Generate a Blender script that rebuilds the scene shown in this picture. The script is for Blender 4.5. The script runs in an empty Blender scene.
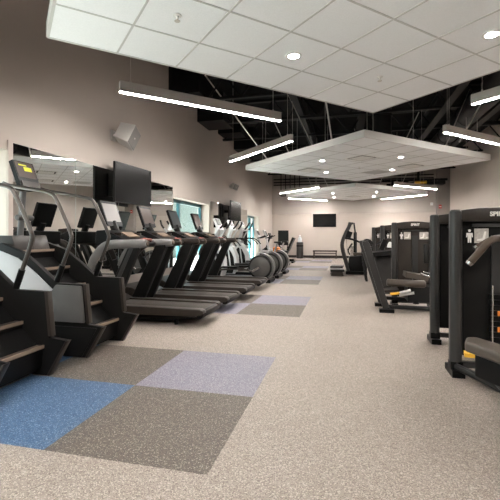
import bpy, bmesh, math, random
from mathutils import Vector, Matrix
random.seed(7)
scene = bpy.context.scene
COL = scene.collection
PI = math.pi
R = math.radians

# ------------------------------------------------------------------ camera
cam_data = bpy.data.cameras.new('camera')
cam_data.sensor_width = 36.0
cam_data.lens = 36.0 * 395 / 500
cam_data.shift_y = -14.5 / 500
cam_data.clip_start = 0.05
cam = bpy.data.objects.new('camera', cam_data)
COL.objects.link(cam)
cam.location = (0, 0, 1.2)
cam.rotation_euler = (R(90), 0, R(13.8))
scene.camera = cam

# ------------------------------------------------------------------ world, daylight, exposure
world = bpy.data.worlds.new('daylight')
scene.world = world
world.use_nodes = True
wbg = world.node_tree.nodes['Background']
wbg.inputs['Color'].default_value = (0.83, 0.93, 1.0, 1)
wbg.inputs['Strength'].default_value = 2.6
sun_d = bpy.data.lights.new('sun', 'SUN')
sun_d.energy = 46.0
sun_d.angle = R(0.6)
sun_d.color = (1.0, 0.97, 0.92)
sun = bpy.data.objects.new('sun', sun_d)
COL.objects.link(sun)
sun.rotation_euler = Vector((0.15, 0.75, -1.0)).to_track_quat('-Z', 'Y').to_euler()
scene.view_settings.view_transform = 'Standard'
scene.view_settings.look = 'None'
scene.view_settings.gamma = 1.0
scene.view_settings.use_curve_mapping = False
scene.view_settings.exposure = 0.54
PENDANT = 200.0
DOWN = 120.0

# ------------------------------------------------------------------ materials
def mat(name, col, rough=0.5, metal=0.0, var=0.0, vscale=6.0, bump=0.0, bscale=120.0, spec=0.25, emit=None, estr=0.0):
    m = bpy.data.materials.new(name)
    m.use_nodes = True
    nt = m.node_tree
    b = nt.nodes['Principled BSDF']
    b.inputs['Base Color'].default_value = (*col, 1)
    b.inputs['Roughness'].default_value = rough
    b.inputs['Metallic'].default_value = metal
    b.inputs['Specular IOR Level'].default_value = spec
    tc = nt.nodes.new('ShaderNodeTexCoord')
    if var > 0:
        n = nt.nodes.new('ShaderNodeTexNoise')
        n.inputs['Scale'].default_value = vscale
        n.inputs['Detail'].default_value = 4
        nt.links.new(tc.outputs['Object'], n.inputs['Vector'])
        r = nt.nodes.new('ShaderNodeValToRGB')
        r.color_ramp.elements[0].position = 0.3
        r.color_ramp.elements[1].position = 0.7
        r.color_ramp.elements[0].color = (*[c * (1 - var) for c in col], 1)
        r.color_ramp.elements[1].color = (*[min(1, c * (1 + var)) for c in col], 1)
        nt.links.new(n.outputs['Fac'], r.inputs['Fac'])
        nt.links.new(r.outputs['Color'], b.inputs['Base Color'])
    if bump > 0:
        n2 = nt.nodes.new('ShaderNodeTexNoise')
        n2.inputs['Scale'].default_value = bscale
        n2.inputs['Detail'].default_value = 3
        nt.links.new(tc.outputs['Object'], n2.inputs['Vector'])
        bp = nt.nodes.new('ShaderNodeBump')
        bp.inputs['Strength'].default_value = bump
        bp.inputs['Distance'].default_value = 0.004
        nt.links.new(n2.outputs['Fac'], bp.inputs['Height'])
        nt.links.new(bp.outputs['Normal'], b.inputs['Normal'])
    if emit:
        b.inputs['Emission Color'].default_value = (*emit, 1)
        b.inputs['Emission Strength'].default_value = estr
    return m

def rubber(name, base, flecks, scale=190.0):
    """speckled rubber flooring: one base colour and two fleck colours"""
    m = bpy.data.materials.new(name)
    m.use_nodes = True
    nt = m.node_tree
    b = nt.nodes['Principled BSDF']
    b.inputs['Roughness'].default_value = 0.62
    b.inputs['Specular IOR Level'].default_value = 0.35
    tc = nt.nodes.new('ShaderNodeTexCoord')
    prev = None
    nz = nt.nodes.new('ShaderNodeTexNoise'); nz.inputs['Scale'].default_value = 1.3; nz.inputs['Detail'].default_value = 5
    nt.links.new(tc.outputs['Object'], nz.inputs['Vector'])
    rp = nt.nodes.new('ShaderNodeValToRGB')
    rp.color_ramp.elements[0].position = 0.35; rp.color_ramp.elements[1].position = 0.7
    rp.color_ramp.elements[0].color = (*[c * 0.94 for c in base], 1)
    rp.color_ramp.elements[1].color = (*[c * 1.05 for c in base], 1)
    nt.links.new(nz.outputs['Fac'], rp.inputs['Fac'])
    prev = rp.outputs['Color']
    for i, (fc, amount, sc) in enumerate(flecks):
        v = nt.nodes.new('ShaderNodeTexVoronoi')
        v.inputs['Scale'].default_value = scale * sc
        mp = nt.nodes.new('ShaderNodeMapping')
        mp.inputs['Location'].default_value = (i * 3.7, i * 1.9, 0)
        nt.links.new(tc.outputs['Object'], mp.inputs['Vector'])
        nt.links.new(mp.outputs['Vector'], v.inputs['Vector'])
        sp = nt.nodes.new('ShaderNodeSeparateColor')
        nt.links.new(v.outputs['Color'], sp.inputs['Color'])
        lt = nt.nodes.new('ShaderNodeMath'); lt.operation = 'LESS_THAN'
        lt.inputs[1].default_value = amount
        nt.links.new(sp.outputs['Red'], lt.inputs[0])
        mx = nt.nodes.new('ShaderNodeMixRGB')
        nt.links.new(lt.outputs[0], mx.inputs['Fac'])
        nt.links.new(prev, mx.inputs['Color1'])
        mx.inputs['Color2'].default_value = (*fc, 1)
        prev = mx.outputs['Color']
    nt.links.new(prev, b.inputs['Base Color'])
    return m

def glass(name, tint):
    m = bpy.data.materials.new(name)
    m.use_nodes = True
    nt = m.node_tree
    out = nt.nodes['Material Output']
    nt.nodes.remove(nt.nodes['Principled BSDF'])
    t = nt.nodes.new('ShaderNodeBsdfTransparent'); t.inputs['Color'].default_value = (*tint, 1)
    g = nt.nodes.new('ShaderNodeBsdfGlossy'); g.inputs['Roughness'].default_value = 0.02
    f = nt.nodes.new('ShaderNodeFresnel'); f.inputs['IOR'].default_value = 1.45
    mx = nt.nodes.new('ShaderNodeMixShader')
    ge = nt.nodes.new('ShaderNodeNewGeometry')
    sb = nt.nodes.new('ShaderNodeMath'); sb.operation = 'SUBTRACT'; sb.inputs[0].default_value = 1.0
    nt.links.new(ge.outputs['Backfacing'], sb.inputs[1])
    ml_ = nt.nodes.new('ShaderNodeMath'); ml_.operation = 'MULTIPLY'
    nt.links.new(f.outputs[0], ml_.inputs[0]); nt.links.new(sb.outputs[0], ml_.inputs[1])
    nt.links.new(ml_.outputs[0], mx.inputs[0]); nt.links.new(t.outputs[0], mx.inputs[1]); nt.links.new(g.outputs[0], mx.inputs[2])
    nt.links.new(mx.outputs[0], out.inputs['Surface'])
    return m

def lamp_mat(name, col, s):
    m = bpy.data.materials.new(name)
    m.use_nodes = True
    nt = m.node_tree
    nt.nodes.remove(nt.nodes['Principled BSDF'])
    e = nt.nodes.new('ShaderNodeEmission')
    e.inputs['Color'].default_value = (*col, 1); e.inputs['Strength'].default_value = s
    nt.links.new(e.outputs[0], nt.nodes['Material Output'].inputs['Surface'])
    return m

M = {}
M['floor'] = rubber('floor_rubber', (0.275, 0.234, 0.204), [((0.43, 0.375, 0.33), 0.22, 1.0), ((0.16, 0.132, 0.113), 0.20, 1.1)])
M['tile_dark'] = rubber('tile_dark_rubber', (0.105, 0.084, 0.068), [((0.26, 0.23, 0.20), 0.16, 1.0), ((0.06, 0.052, 0.045), 0.25, 1.1)])
M['tile_lav'] = rubber('tile_lavender_rubber', (0.20, 0.19, 0.235), [((0.33, 0.31, 0.34), 0.20, 1.0), ((0.12, 0.115, 0.16), 0.22, 1.1)])
M['tile_blue'] = rubber('tile_blue_rubber', (0.05, 0.105, 0.20), [((0.20, 0.27, 0.37), 0.14, 1.0), ((0.03, 0.06, 0.12), 0.2, 1.1)])
M['wall'] = mat('wall_paint', (0.50, 0.445, 0.40), 0.75, var=0.02, vscale=2, bump=0.08, bscale=300)
M['wall_up'] = mat('wall_upper_paint', (0.42, 0.38, 0.345), 0.8, var=0.02, vscale=2, bump=0.08, bscale=300)
M['white'] = mat('white_paint', (0.80, 0.79, 0.77), 0.5)
M['reveal'] = mat('reveal_paint', (0.8, 0.78, 0.75), 0.6)
M['deck'] = mat('roof_deck_black', (0.006, 0.006, 0.0065), 0.9)
M['joist'] = mat('joist_black_steel', (0.007, 0.007, 0.0075), 0.55, var=0.2)
M['duct'] = mat('duct_dark', (0.016, 0.0155, 0.0155), 0.5, var=0.2)
M['acoustic'] = mat('acoustic_tile', (0.93, 0.935, 0.945), 0.95, var=0.03, vscale=90, bump=0.5, bscale=140)
M['tgrid'] = mat('ceiling_grid_metal', (0.60, 0.59, 0.58), 0.5)
M['fascia'] = mat('cloud_fascia', (0.62, 0.61, 0.59), 0.5)
M['alu'] = mat('satin_aluminium', (0.62, 0.58, 0.54), 0.4, metal=0.6)
M['lens'] = lamp_mat('pendant_lens', (1.0, 0.95, 0.90), PENDANT)
M['dlens'] = lamp_mat('downlight_lens', (1.0, 0.92, 0.83), DOWN)
M['mirror'] = mat('mirror_silver', (0.86, 0.88, 0.87), 0.015, metal=1.0)
M['mirror_edge'] = mat('mirror_edge', (0.35, 0.42, 0.40), 0.2)
M['teal'] = mat('teal_window_frame', (0.03, 0.105, 0.125), 0.4)
M['glass'] = glass('window_glass', (0.90, 0.955, 0.94))
M['black'] = mat('black_plastic', (0.005, 0.0048, 0.0048), 0.42, spec=0.15, bump=0.1, bscale=500)
M['soft'] = mat('black_vinyl', (0.009, 0.0085, 0.008), 0.45, var=0.2, bump=0.2, bscale=200)
M['char'] = mat('charcoal_plastic', (0.010, 0.0095, 0.009), 0.45, spec=0.15, var=0.12, bump=0.1, bscale=400)
M['char2'] = mat('dark_bronze_plastic', (0.03, 0.024, 0.02), 0.38, var=0.12)
M['gun'] = mat('gunmetal_paint', (0.045, 0.0435, 0.0425), 0.34, metal=0.2, var=0.08)
M['frame'] = mat('dark_frame_paint', (0.014, 0.014, 0.014), 0.42, metal=0.2)
M['grey'] = mat('mid_grey_plastic', (0.11, 0.107, 0.105), 0.42, var=0.08)
M['armgrey'] = mat('arm_rest_grey', (0.19, 0.185, 0.18), 0.45, var=0.1)
M['dgrey'] = mat('dark_grey_plastic', (0.06, 0.057, 0.054), 0.45, var=0.1)
M['maroon'] = mat('maroon_grip', (0.16, 0.04, 0.035), 0.5)
M['silver'] = mat('silver_grey_plastic', (0.50, 0.51, 0.52), 0.36, var=0.04)
M['lsilver'] = mat('pale_silver_plastic', (0.62, 0.62, 0.62), 0.35)
M['belt'] = mat('running_belt', (0.035, 0.028, 0.023), 0.5, var=0.15, bump=0.2, bscale=300)
M['tread'] = mat('step_tread', (0.075, 0.052, 0.038), 0.45, var=0.2, bump=0.3, bscale=200)
M['nosing'] = mat('step_nosing', (0.24, 0.18, 0.135), 0.45)
M['chrome'] = mat('bright_steel', (0.70, 0.68, 0.66), 0.22, metal=1.0)
M['railm'] = mat('bronze_grey_rail', (0.075, 0.066, 0.06), 0.3, metal=0.5)
M['grip'] = mat('brown_rubber_grip', (0.07, 0.05, 0.037), 0.5)
M['yellow'] = mat('yellow_plastic', (0.75, 0.42, 0.05), 0.45)
M['orange'] = mat('orange_plastic', (0.70, 0.22, 0.04), 0.45)
M['red'] = mat('red_plastic', (0.40, 0.05, 0.04), 0.5)
M['screen'] = mat('dark_screen', (0.007, 0.007, 0.007), 0.3, spec=0.2)
M['tvscreen'] = mat('television_screen', (0.008, 0.0075, 0.0075), 0.25, spec=0.06)
M['disp'] = mat('lit_display', (0.03, 0.024, 0.022), 0.3, spec=0.12, emit=(0.42, 0.29, 0.24), estr=0.13)
M['dispp'] = mat('lit_display_pale', (0.05, 0.05, 0.05), 0.3, spec=0.12, emit=(0.68, 0.58, 0.53), estr=0.24)
M['dispg'] = mat('lit_display_teal', (0.02, 0.02, 0.02), 0.3, spec=0.12, emit=(0.36, 0.42, 0.44), estr=0.07)
M['ylit'] = mat('lit_yellow_graphic', (0.3, 0.3, 0.02), 0.3, emit=(0.72, 0.70, 0.04), estr=0.5)
M['placard'] = mat('placard_print', (0.46, 0.42, 0.38), 0.5, var=0.25, vscale=30)
M['placw'] = mat('placard_figure_white', (0.78, 0.74, 0.70), 0.5)
M['padg'] = mat('grey_brown_vinyl', (0.08, 0.066, 0.055), 0.42, bump=0.15, bscale=220)
M['letter'] = mat('lettering_white', (0.72, 0.68, 0.64), 0.5)
M['speaker'] = mat('speaker_white', (0.66, 0.64, 0.62), 0.55)
M['grille'] = mat('speaker_grille', (0.26, 0.25, 0.24), 0.7, bump=0.6, bscale=260)
M['base'] = mat('black_baseboard', (0.03, 0.026, 0.024), 0.5)
M['bench'] = mat('dark_bench_wood', (0.05, 0.038, 0.032), 0.5, var=0.2)
M['plast'] = mat('clear_blue_plastic', (0.62, 0.66, 0.68), 0.2)
M['paving'] = mat('exterior_paving', (0.47, 0.465, 0.455), 0.9, var=0.1)
M['extwall'] = mat('exterior_wall_paint', (0.13, 0.16, 0.15), 0.9, var=0.15)
M['shroud'] = mat('shroud_panel_lit', (0.034, 0.028, 0.0235), 0.45, var=0.1, spec=0.2)  # lighter tower panel for the farther machines, lamplight put into its colour
M['pcol'] = mat('pilaster_paint', (0.26, 0.235, 0.215), 0.8)

# ------------------------------------------------------------------ mesh builder
class B:
    def __init__(self):
        self.bm = bmesh.new()
    def _bev(self, faces, bev, seg=2):
        if bev <= 0: return
        edges = set()
        for f in faces:
            for e in f.edges:
                if len(e.link_faces) == 2 and e.calc_face_angle(0) > R(25): edges.add(e)
        bmesh.ops.bevel(self.bm, geom=list(edges), offset=bev, segments=seg, affect='EDGES', profile=0.6, clamp_overlap=True)
    def box(self, x0, x1, y0, y1, z0, z1, bev=0.0, seg=2):
        return self.obox(((x0+x1)/2, (y0+y1)/2, (z0+z1)/2), (abs(x1-x0), abs(y1-y0), abs(z1-z0)), None, bev, seg)
    def obox(self, c, s, rot=None, bev=0.0, seg=2):
        mtx = Matrix.Translation(c)
        if rot is not None: mtx = mtx @ rot.to_4x4()
        vs = []
        for i in (-1, 1):
            for j in (-1, 1):
                for k in (-1, 1):
                    vs.append(self.bm.verts.new(mtx @ Vector((i*s[0]/2, j*s[1]/2, k*s[2]/2))))
        q = [(0,1,3,2), (4,6,7,5), (0,4,5,1), (2,3,7,6), (0,2,6,4), (1,5,7,3)]
        fs = [self.bm.faces.new([vs[a] for a in f]) for f in q]
        self._bev(fs, bev, seg)
        return self
    def prism(self, pts, a0, a1, axis='y', bev=0.0, seg=2):
        """pts: outline in the plane across the axis (y: x,z ; x: y,z ; z: x,y)"""
        def P(p, a):
            if axis == 'y': return (p[0], a, p[1])
            if axis == 'x': return (a, p[0], p[1])
            return (p[0], p[1], a)
        v0 = [self.bm.verts.new(P(p, a0)) for p in pts]
        v1 = [self.bm.verts.new(P(p, a1)) for p in pts]
        fs = [self.bm.faces.new(v0), self.bm.faces.new(v1[::-1])]
        n = len(pts)
        for i in range(n):
            fs.append(self.bm.faces.new([v0[i], v1[i], v1[(i+1) % n], v0[(i+1) % n]]))
        bmesh.ops.recalc_face_normals(self.bm, faces=fs)
        self._bev(fs, bev, seg)
        return self
    def ring(self, c, u, v, ru, rv, n):
        return [self.bm.verts.new(c + u*(ru*math.cos(2*PI*i/n)) + v*(rv*math.sin(2*PI*i/n))) for i in range(n)]
    def tube(self, pts, r, n=12, smooth=4, ru=None, cap=True, rads=None):
        pts = [Vector(p) for p in pts]
        rr = rads if rads else [r]*len(pts)
        if smooth > 1 and len(pts) > 2:
            q, qr = [], []
            for i in range(len(pts)-1):
                p0 = pts[max(0, i-1)]; p1 = pts[i]; p2 = pts[i+1]; p3 = pts[min(len(pts)-1, i+2)]
                for k in range(smooth):
                    t = k/smooth
                    q.append(0.5*((2*p1)+(p2-p0)*t+(2*p0-5*p1+4*p2-p3)*t*t+(3*p1-p0-3*p2+p3)*t**3))
                    qr.append(rr[i]*(1-t)+rr[i+1]*t)
            q.append(pts[-1]); qr.append(rr[-1])
            pts, rr = q, qr
        prev, u = None, None
        first = None
        for i, p in enumerate(pts):
            d = (pts[min(i+1, len(pts)-1)] - pts[max(i-1, 0)]).normalized()
            if u is None:
                u = d.orthogonal().normalized() if abs(d.y) > 0.9 else (Vector((0, 1, 0)) - d*d.y).normalized()
            else:
                u = (u - d*u.dot(d)).normalized()
            v = d.cross(u)
            rg = self.ring(p, u, v, ru if ru else rr[i], rr[i], n)
            if prev:
                for k in range(n):
                    self.bm.faces.new([prev[k], prev[(k+1) % n], rg[(k+1) % n], rg[k]])
            else: first = rg
            prev = rg
        if cap:
            self.bm.faces.new(first[::-1]); self.bm.faces.new(prev)
        return self
    def cyl(self, p, q, r, r1=None, n=20, bev=0.0):
        p, q = Vector(p), Vector(q)
        d = (q-p).normalized(); u = d.orthogonal().normalized(); v = d.cross(u)
        a = self.ring(p, u, v, r, r, n); b = self.ring(q, u, v, r if r1 is None else r1, r if r1 is None else r1, n)
        fs = [self.bm.faces.new(a[::-1]), self.bm.faces.new(b)]
        for k in range(n): fs.append(self.bm.faces.new([a[k], a[(k+1) % n], b[(k+1) % n], b[k]]))
        if bev > 0:
            es = [e for f in fs[:2] for e in f.edges]
            bmesh.ops.bevel(self.bm, geom=es, offset=bev, segments=2, affect='EDGES', profile=0.5)
        return self
    def lathe(self, prof, o=(0, 0, 0), axis='z', n=28):
        """prof: (radius, height along the axis)"""
        o = Vector(o)
        ax = {'x': Vector((1, 0, 0)), 'y': Vector((0, 1, 0)), 'z': Vector((0, 0, 1))}[axis]
        u = ax.orthogonal().normalized(); v = ax.cross(u)
        prev = None; first = None
        for r, hgt in prof:
            rg = self.ring(o + ax*hgt, u, v, max(r, 0.0005), max(r, 0.0005), n)
            if prev:
                for k in range(n): self.bm.faces.new([prev[k], prev[(k+1) % n], rg[(k+1) % n], rg[k]])
            else: first = rg
            prev = rg
        self.bm.faces.new(first[::-1]); self.bm.faces.new(prev)
        return self
    def strip(self, pts, w0, w1, th, bev=0.0):
        """a band of thickness th following (x,z) points, spanning y from w0 to w1"""
        up, dn = [], []
        for i, p in enumerate(pts):
            a = Vector(pts[max(0, i-1)]); b = Vector(pts[min(len(pts)-1, i+1)])
            d = (b-a).normalized(); nrm = Vector((-d.y, d.x))
            up.append((p[0]+nrm.x*th/2, p[1]+nrm.y*th/2)); dn.append((p[0]-nrm.x*th/2, p[1]-nrm.y*th/2))
        return self.prism(up + dn[::-1], w0, w1, 'y', bev)
    def obj(self, name, m, parent=None, smooth=35):
        me = bpy.data.meshes.new(name)
        bmesh.ops.recalc_face_normals(self.bm, faces=self.bm.faces)
        self.bm.to_mesh(me); self.bm.free()
        me.materials.append(M[m] if isinstance(m, str) else m)
        if smooth:
            for p in me.polygons: p.use_smooth = True
            me.set_sharp_from_angle(angle=R(smooth))
        o = bpy.data.objects.new(name, me)
        COL.objects.link(o)
        if parent: o.parent = parent
        return o

def thing(name, label, cat, loc=(0, 0, 0), rotz=0.0, group=None):
    o = bpy.data.objects.new(name, None)
    COL.objects.link(o)
    o.empty_display_size = 0.1
    o.location = loc; o.rotation_euler = (0, 0, rotz)
    return tag(o, label, cat, group)
def tag(o, label, cat, group=None):
    o['label'] = label; o['category'] = cat
    if group: o['group'] = group
    return o
def struct(b, name, m, parent=None, smooth=35):
    o = b.obj(name, m, parent, smooth)
    o['kind'] = 'structure'
    return o
def kids(o): return [c for c in o.children]
def dup(root, loc, rotz=None, label=None, group=None):
    r = root.copy(); COL.objects.link(r); r.location = loc
    if rotz is not None: r.rotation_euler = (0, 0, rotz)
    if label: r['label'] = label
    if group: r['group'] = group
    for ch in kids(root):
        c = ch.copy(); COL.objects.link(c); c.parent = r
        for g in kids(ch):
            d = g.copy(); COL.objects.link(d); d.parent = c
    return r
def rotY(a): return Matrix.Rotation(a, 3, 'Y')
def rotX(a): return Matrix.Rotation(a, 3, 'X')
def rotZ(a): return Matrix.Rotation(a, 3, 'Z')

def lettering(name, text, size, m, parent, loc, rot, depth=0.004):
    cu = bpy.data.curves.new(name + '_curve', 'FONT')
    cu.body = text; cu.size = size; cu.extrude = depth; cu.align_x = 'CENTER'; cu.align_y = 'CENTER'
    cu.offset = size*0.025
    t = bpy.data.objects.new(name + '_tmp', cu)
    COL.objects.link(t)
    dg = bpy.context.evaluated_depsgraph_get()
    me = bpy.data.meshes.new_from_object(t.evaluated_get(dg))
    bpy.data.objects.remove(t); bpy.data.curves.remove(cu)
    me.name = name
    me.materials.clear(); me.materials.append(M[m])
    o = bpy.data.objects.new(name, me); COL.objects.link(o)
    o.parent = parent; o.location = loc; o.rotation_euler = rot
    return o

# ------------------------------------------------------------------ the setting
XL, XR, YF, YB, ZT = -4.0, 4.9, 21.5, -3.0, 5.0

def build_floor():
    ed = [1.87 + 0.985*k for k in range(20)]
    xs = [XL-0.4, -2.63-0.985, -2.635, -1.65, -0.68, XR+0.2]
    ys = [YB-0.2] + ed + [YF+0.2]
    bm = bmesh.new()
    vg = [[bm.verts.new((x, y, 0)) for y in ys] for x in xs]
    me = bpy.data.meshes.new('floor')
    for k in ('floor', 'tile_dark', 'tile_lav', 'tile_blue'): me.materials.append(M[k])
    for i in range(len(xs)-1):
        for j in range(len(ys)-1):
            f = bm.faces.new([vg[i][j], vg[i+1][j], vg[i+1][j+1], vg[i][j+1]])
            k = j-1
            mi = 0
            if 0 <= k < len(ed)-1 and 1 <= i <= 3 and (k % 4) in (0, 1):
                near = (k % 4) == 0
                mi = {3: (1, 2), 2: (3 if k < 4 else 2, 1), 1: (1, 3 if k < 4 else 2)}[i][0 if near else 1]
            f.material_index = mi
    # slab sides and underside
    r = bmesh.ops.extrude_face_region(bm, geom=list(bm.faces))
    for v in r['geom']:
        if isinstance(v, bmesh.types.BMVert): v.co.z -= 0.1
    bmesh.ops.recalc_face_normals(bm, faces=bm.faces)
    bm.to_mesh(me); bm.free()
    o = bpy.data.objects.new('floor', me); COL.objects.link(o); o['kind'] = 'structure'
build_floor()

# left wall, pieces around the three window openings (y0, y1, z0, z1)
WIN = [(-2.6, 3.94, 0.10, 2.24), (8.66, 11.15, 0.10, 2.12), (15.85, 18.0, 0.10, 2.08)]  # first opening extended out of view toward the camera for more daylight
b = B()
TH = 0.35
y = YB
for (a0, a1, z0, z1) in WIN:
    b.box(XL-TH, XL, y, a0, 0, ZT+0.1)
    b.box(XL-TH, XL, a0, a1, 0, z0)
    b.box(XL-TH, XL, a0, a1, z1, ZT+0.1)
    y = a1
b.box(XL-TH, XL, y, YF+0.2, 0, ZT+0.1)
struct(b, 'wall_left', 'wall', smooth=0)
b = B().box(XL, XR, YF, YF+0.2, 0, ZT+0.1)
struct(b, 'wall_far', 'wall', smooth=0)
b = B().box(XL, XR, YF-0.10, YF, 2.36, ZT)
struct(b, 'trim_1', 'wall_up', smooth=0)
b = B().box(XR, XR+0.2, YB-0.2, YF+0.2, 0, ZT+0.1)
struct(b, 'wall_right', 'wall', smooth=0)
b = B().box(XL-TH, XR, YB-0.2, YB, 0, ZT+0.1)
struct(b, 'wall_back', 'pcol', smooth=0)
b = B().box(XL-TH, XR+0.2, YB-0.2, YF+0.2, ZT+0.1, ZT+0.3)
struct(b, 'ceiling', 'deck', smooth=0)
b = B().box(XL, XR, YF-0.025, YF, 0, 0.13, 0.006)
struct(b, 'baseboard_far', 'base')
b = B().box(4.32, 4.9, YF-0.38, YF-0.1, 0, ZT, 0.01)
struct(b, 'trim_2', 'pcol')
b = B().box(-30, XL-TH, -20, 45, -0.12, -0.02)
struct(b, 'exterior_ground', 'paving', smooth=0)
struct(B().box(-9.6, -9.3, 6.0, 45, -0.02, 4.2), 'exterior_wall', 'extwall', smooth=0)

for i, (a0, a1, z0, z1) in enumerate(WIN):
    xg = XL - 0.27
    fr = B()
    w = 0.07
    fr.box(xg-0.04, xg+0.04, a0, a1, z1-w-0.02, z1, 0.005)
    fr.box(xg-0.04, xg+0.04, a0, a1, z0, z0+w, 0.005)
    if i == 0: ys = [a0, a0+1.62, a0+3.24, a0+4.86, a1-w]
    elif i == 1: ys = [a0, a0+0.85, a1-w-0.02]
    else: ys = [a0, a0+0.75, a0+1.4, a1-w]
    for yy in ys: fr.box(xg-0.04, xg+0.04, yy, yy+w, z0+0.02, z1-0.02, 0.005)
    o = struct(fr, 'window_%d' % (i+1), 'teal')
    o['label'] = ['bright window beside the stair climbers', 'teal framed window behind the treadmills', 'teal framed window near the far corner'][i]
    struct(B().box(xg-0.006, xg+0.006, a0+0.01, a1-0.01, z0+0.01, z1-0.01), 'window_pane', 'glass', o, smooth=0)
# casing strip between the bright window and the mirrors
struct(B().box(XL, XL+0.02, 3.945, 4.015, 0.0, 2.36, 0.004), 'trim_3', 'wall')

# mirrors: each panel is a thing
ml = ['tall frameless mirror panel beside the bright window and stair climbers', 'mirror panel second from the bright window, behind second stair climber',
      'mirror panel behind the large wall television', 'mirror panel just before the teal window, past the television']
def mirror_panel(y0, y1, z0, z1, label):
    t = thing('mirror_panel', label, 'mirror', (XL, (y0+y1)/2, z0), 0, 'wall mirrors')
    hw = (y1-y0)/2 - 0.003
    B().box(0.001, 0.006, -hw, hw, 0, z1-z0, 0).obj('backing', 'mirror_edge', t, 0)
    B().box(0.0062, 0.008, -hw+0.002, hw-0.002, 0.002, z1-z0-0.002, 0).obj('mirror_face', 'mirror', t, 0)
ym = [4.02, 5.18, 6.34, 7.49, 8.62]
for k in range(4): mirror_panel(ym[k], ym[k+1], 0.45, 2.34, ml[k])
ym = [11.24, 12.38, 13.52, 14.65, 15.77]
ml2 = ['mirror panel just past the teal window, behind the first elliptical', 'mirror panel behind the small wall television',
       'mirror panel past the small wall television', 'mirror panel at the edge of the far teal window']
for k in range(4): mirror_panel(ym[k], ym[k+1], 0.45, 2.24, ml2[k])

# roof structure: long girders down the room, joists across, a duct and pipes
def truss_x(y, z0, z1, name):
    b = B()
    b.box(XL+0.01, XR-0.01, y-0.06, y+0.06, z1-0.07, z1); b.box(XL+0.01, XR-0.01, y-0.05, y+0.05, z0, z0+0.06)
    n = 11
    dx = (XR-XL-0.1)/n
    for k in range(n):
        x = XL+0.05+k*dx
        b.cyl((x, y, z0+0.03), (x+dx/2, y, z1-0.03), 0.022, n=6); b.cyl((x+dx/2, y, z1-0.03), (x+dx, y, z0+0.03), 0.022, n=6)
    return struct(b, name, 'joist')
n = 4
for yy in (3.0, 4.9, 8.7, 10.6, 12.5, 14.4, 16.3, 18.2, 20.1):
    truss_x(yy, 4.33, 4.92, 'trim_%d' % n); n += 1
for (x, z) in ((2.35, 4.35), (3.55, 4.3), (-1.2, 4.4), (0.4, 4.42)):
    b = B()
    b.box(x-0.09, x+0.09, -2.5, 21.3, z-0.02, z+0.02); b.box(x-0.012, x+0.012, -2.5, 21.3, z, z+0.5); b.box(x-0.09, x+0.09, -2.5, 21.3, z+0.48, z+0.52)
    struct(b, 'trim_%d' % n, 'joist'); n += 1
# plank-like black soffit blocks stepping along the left wall head
for k, yy in enumerate((8.4, 10.2, 12.0, 13.8, 15.6)):
    b = B().box(XL+0.001, XL+0.75, yy, yy+0.95, 4.45-0.12*(k % 2), ZT+0.09, 0.01)
    struct(b, 'trim_%d' % n, 'joist'); n += 1
t = thing('ventilation_duct', 'large round dark duct running under the roof on the right', 'duct', (2.95, 10.0, 4.25))
B().cyl((0, -9.5, 0), (0, 8.6, 0), 0.27, n=28).obj('duct_body', 'duct', t)
for yy in range(-5, 9, 2): B().lathe([(0.275, -0.03), (0.29, -0.02), (0.29, 0.02), (0.275, 0.03)], (0, yy, 0), 'y').obj('seam_ring', 'duct', t)
t = thing('ventilation_duct', 'dark duct dropping down behind the second ceiling cloud', 'duct', (0.9, 11.0, 3.55))
B().cyl((0, 0, 0), (0, 0, 1.45), 0.24, n=24).obj('duct_body', 'duct', t)
for zz in (0.3, 0.8, 1.25): B().lathe([(0.245, -0.02), (0.26, -0.015), (0.26, 0.015), (0.245, 0.02)], (0, 0, zz), 'z', 24).obj('seam_ring', 'duct', t)
# pipes along the far wall
b = B()
for k, dz in enumerate((0, 0.14, 0.3)): b.tube([(-3.9, 21.32, 3.95+dz), (4.2, 21.32, 3.95+dz)], 0.03, 8, 1)
for k in range(5): b.tube([(-3.5+0.25*k, 21.35, 3.35), (-3.5+0.25*k, 21.35, 4.9)], 0.022, 8, 1)
b.tube([(-3.5, 21.35, 3.35), (-2.5, 21.35, 3.35)], 0.022, 8, 1)
tag(b.obj('conduit_run', 'joist'), 'black pipes and conduit high across the far wall', 'pipes')
b = B()
b.tube([(1.8, 19.6, 3.55), (4.3, 19.4, 3.6)], 0.09, 10, 1); b.tube([(1.6, 19.9, 3.8), (4.5, 19.9, 3.8)], 0.06, 10, 1)
for k in range(5): b.box(2.0+0.5*k, 2.25+0.5*k, 19.4, 19.7, 3.5, 3.72, 0.02)
b.tube([(3.2, 19.6, 3.55), (3.2, 19.6, 4.9)], 0.05, 8, 1)
tag(b.obj('pipe_manifold', 'joist'), 'black pipe and valve assembly hanging near the far right corner', 'pipes')
tag(B().cyl((3.0, 19.28, 3.62), (3.5, 19.28, 3.62), 0.06).obj('valve_handle', 'yellow'), 'yellow valve body on the pipes near the far right corner', 'valve')

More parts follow.
